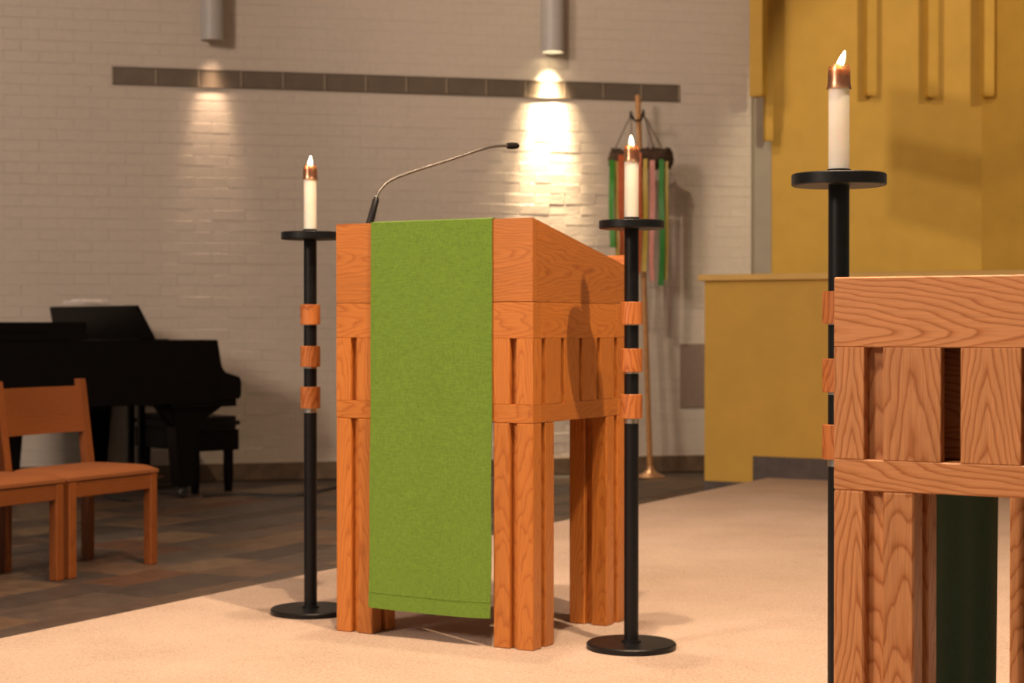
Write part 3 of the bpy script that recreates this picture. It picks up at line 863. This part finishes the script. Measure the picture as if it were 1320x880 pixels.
# local: +x to the player, y from the near straight side (0) to the far curved side (PW)
PW, PL = 1.42, 1.62
outline = [(0, 0), (0, PW), (-0.35, PW), (-0.62, PW - 0.06), (-0.85, PW - 0.28), (-1.05, PW - 0.48), (-1.30, PW - 0.58), (-1.50, PW - 0.72), (-PL, PW - 0.98), (-PL + 0.01, 0.20), (-PL + 0.08, 0.05), (-PL + 0.2, 0)]
link('case', prism_mesh(outline, 'Z', 0.58, 0.965, 0.004), 'piano_black', pi_)
grow = [(p[0] * 1.01 - 0.0, p[1] * 1.02 - 0.01) for p in outline]
lid = [p for p in outline]
cutx = -0.86
lidp = [(cutx, -0.012), (cutx, PW - 0.28)] + [(x, y + 0.012) for x, y in outline[5:9]] + [(-PL - 0.012, 0.2), (-PL + 0.07, 0.04), (-PL + 0.2, -0.012)]
link('lid', prism_mesh(lidp, 'Z', 0.967, 1.010, 0.004), 'piano_black', pi_)
link('folded_lid_flap', prism_mesh([(-1.40, -0.010), (cutx - 0.01, -0.010), (cutx - 0.01, 0.90), (-1.40, 0.66)], 'Z', 1.012, 1.072, 0.006), 'piano_black', pi_)
# fall board block, cheeks, keybed and keys
def cheek(y0, y1):
    prof = [(0, 0.60), (0.15, 0.60), (0.165, 0.62), (0.168, 0.70), (0.155, 0.735), (0.10, 0.752), (0.055, 0.765), (0.03, 0.80), (0.018, 0.86), (0.0, 0.962)]
    link('cheek', prism_mesh(prof, 'Y', y0, y1), 'piano_black', pi_)
cheek(0.0, 0.10); cheek(PW - 0.10, PW)
box('keybed', (-0.30, 0.02, 0.555), (0.145, PW - 0.02, 0.60), 'piano_black', pi_, 0.004)
box('key_slip', (0.115, 0.10, 0.60), (0.14, PW - 0.10, 0.675), 'piano_black', pi_, 0.003)
box('fall_board', (0.001, 0.10, 0.735), (0.016, PW - 0.10, 0.90), 'piano_black', pi_, 0.003)
nk = 52; kw = (PW - 0.20) / nk
for k in range(nk):
    box('white_key', (0.002, 0.10 + k * kw + 0.0006, 0.66), (0.112, 0.10 + (k + 1) * kw - 0.0006, 0.68), 'ivory', pi_, 0.0)
    if k % 7 in (0, 2, 3, 5, 6) and k < nk - 1:
        y = 0.10 + (k + 1) * kw
        box('black_key', (0.002, y - 0.005, 0.681), (0.06, y + 0.005, 0.692), 'rubber', pi_, 0.0)
# music desk
desk = [(-0.03, 0.0), (1.30, 0.0), (1.30, 0.205), (0.12, 0.205)]
dm = prism_mesh(desk, 'X', -0.010, 0.010, 0.002)
link('music_desk', dm, 'piano_black', pi_, (-0.43, 0.03, 0.972), (0, R(-10), 0))
box('desk_shelf', (-0.50, 0.06, 0.966), (-0.30, 1.28, 0.972), 'piano_black', pi_, 0.001)
# legs
def pleg(x, y):
    prof = [(-0.10, 0.58), (0.10, 0.58), (0.092, 0.52), (0.078, 0.40), (0.052, 0.10), (0.05, 0.075), (-0.05, 0.075), (-0.052, 0.10), (-0.078, 0.40), (-0.092, 0.52)]
    lg = link('leg', prism_mesh(prof, 'Y', -0.055, 0.055, 0.004), 'piano_black', pi_, (x, y, 0))
    link('caster', lathe_mesh([(0, -0.022), (0.024, -0.022), (0.034, -0.012), (0.034, 0.012), (0.024, 0.022), (0, 0.022)], 20), 'rubber', lg, (0, 0, 0.034), (R(90), 0, 0))
    box('caster_fork', (-0.02, -0.03, 0.034), (0.02, 0.03, 0.078), 'rubber', lg, 0.002)
    return lg
pleg(-0.17, 0.13)
link('leg_bracket', prism_mesh([(-0.36, 0.58), (0.12, 0.58), (0.06, 0.54), (-0.06, 0.47), (-0.10, 0.42), (-0.24, 0.42), (-0.28, 0.47)], 'Y', 0.085, 0.175, 0.003), 'piano_black', pi_)
pleg(-0.17, PW - 0.13); pleg(-1.13, 0.52)
# pedal lyre
for yy in (0.64, 0.78):
    box('lyre_post', (-0.20, yy - 0.018, 0.14), (-0.16, yy + 0.018, 0.58), 'piano_black', pi_, 0.003)
box('lyre_box', (-0.25, 0.58, 0.07), (-0.12, 0.84, 0.14), 'piano_black', pi_, 0.004)
for yy in (0.64, 0.71, 0.78):
    box('pedal', (-0.12, yy - 0.013, 0.085), (-0.03, yy + 0.013, 0.095), 'copper', pi_, 0.002)
# sheet music lying on the raised desk edge
sm = empty('sheet_music', (0, 0, 0), pang, label='white sheets of music lying on top of the piano desk', cat='sheet music')
q = Vector((kx, ky)) + ka * -0.475 + Vector((-ka.y, ka.x)) * 0.78
sm.location = (q.x, q.y, SLATE + 1.184)
def page(w, l, z, bend):
    return sheet_mesh(lambda u, v: ((-w / 2 + w * u, -l / 2 + l * v, z + bend * (2 * u - 1) ** 2 * 0.5), (0, 0, 1)), 8, 4, 0.009)
link('page', page(0.20, 0.30, 0.010, -0.004), 'paper', sm)
link('page', page(0.19, 0.26, 0.0185, 0.004), 'paper', sm, (0.005, 0.01, 0), (0, 0, 0.12))
link('page', page(0.16, 0.20, 0.027, 0.006), 'paper', sm, (0.0, -0.02, 0), (0, 0, -0.1))

# bench
bxy = W(-2.10, 11.17)
be = empty('piano_bench', (bxy[0], bxy[1], SLATE), pang, label='black padded piano bench at the keyboard', cat='bench')
bw, bl = 0.34, 0.74
bm = bmesh.new(); bmesh.ops.create_cube(bm, size=1)
for v in bm.verts: v.co = Vector((v.co.x * (bw + 0.03), v.co.y * (bl + 0.03), v.co.z * 0.085))
bmesh.ops.bevel(bm, geom=bm.edges[:], offset=0.03, segments=4, affect='EDGES')
link('cushion', finish(bm, 'cushion', True, 40), 'bench_leather', be, (0, 0, 0.437))
for sx in (-1, 1):
    for k in range(4):
        link('tuft_button', lathe_mesh([(0, 0.006), (0.008, 0.004), (0.011, 0)], 12), 'bench_leather', be, (sx * 0.07, -0.24 + 0.16 * k, 0.4795))
for ysgn in (-1, 1):
    box('apron', (-bw / 2, ysgn * bl / 2 - (0.02 if ysgn > 0 else 0), 0.265), (bw / 2, ysgn * bl / 2 + (0.02 if ysgn < 0 else 0), 0.395), 'piano_black', be, 0.003)
    box('apron', (ysgn * bw / 2 - (0.02 if ysgn > 0 else 0), -bl / 2 + 0.02, 0.265), (ysgn * bw / 2 + (0.02 if ysgn < 0 else 0), bl / 2 - 0.02, 0.395), 'piano_black', be, 0.003)
    for xs in (-1, 1):
        prof = [(-0.026, 0.395), (0.026, 0.395), (0.022, 0.10), (0.016, 0), (-0.016, 0), (-0.022, 0.10)]
        link('leg', prism_mesh(prof, 'Y', -0.024, 0.024, 0.003), 'piano_black', be, (xs * (bw / 2 - 0.05), ysgn * (bl / 2 - 0.05), 0))

# cables
def ground(px, py, lift=0.006):
    d = (EYE - SLATE - lift) * F / (py - 420); x, y = PD(px, d); return (x, y, SLATE + lift)
c1 = link('floor_cable', tube_mesh(spline([ground(262, 640), ground(300, 637), ground(350, 638), ground(390, 638), ground(415, 632), ground(440, 628), ground(470, 630)], 6), 0.011, 8), 'rubber')
tag(c1, 'black cable running along the slate floor from the piano bench', 'cable')
c2pts = []
p0 = Vector((kx, ky, SLATE)) + Vector((ka.x, ka.y, 0)) * -0.60 + Vector((-ka.y, ka.x, 0)) * 0.5
c2 = link('piano_cable', tube_mesh(spline([p0 + Vector((0, 0, 0.566)), p0 + Vector((-0.05, 0.0, 0.40)), p0 + Vector((-0.03, 0.02, 0.22)), p0 + Vector((0.04, 0.02, 0.06)), p0 + Vector((0.16, 0.0, 0.012)), p0 + Vector((0.4, -0.1, 0.012))], 6), 0.012, 8), 'rubber')
tag(c2, 'black cable hanging from under the piano to the floor', 'cable')
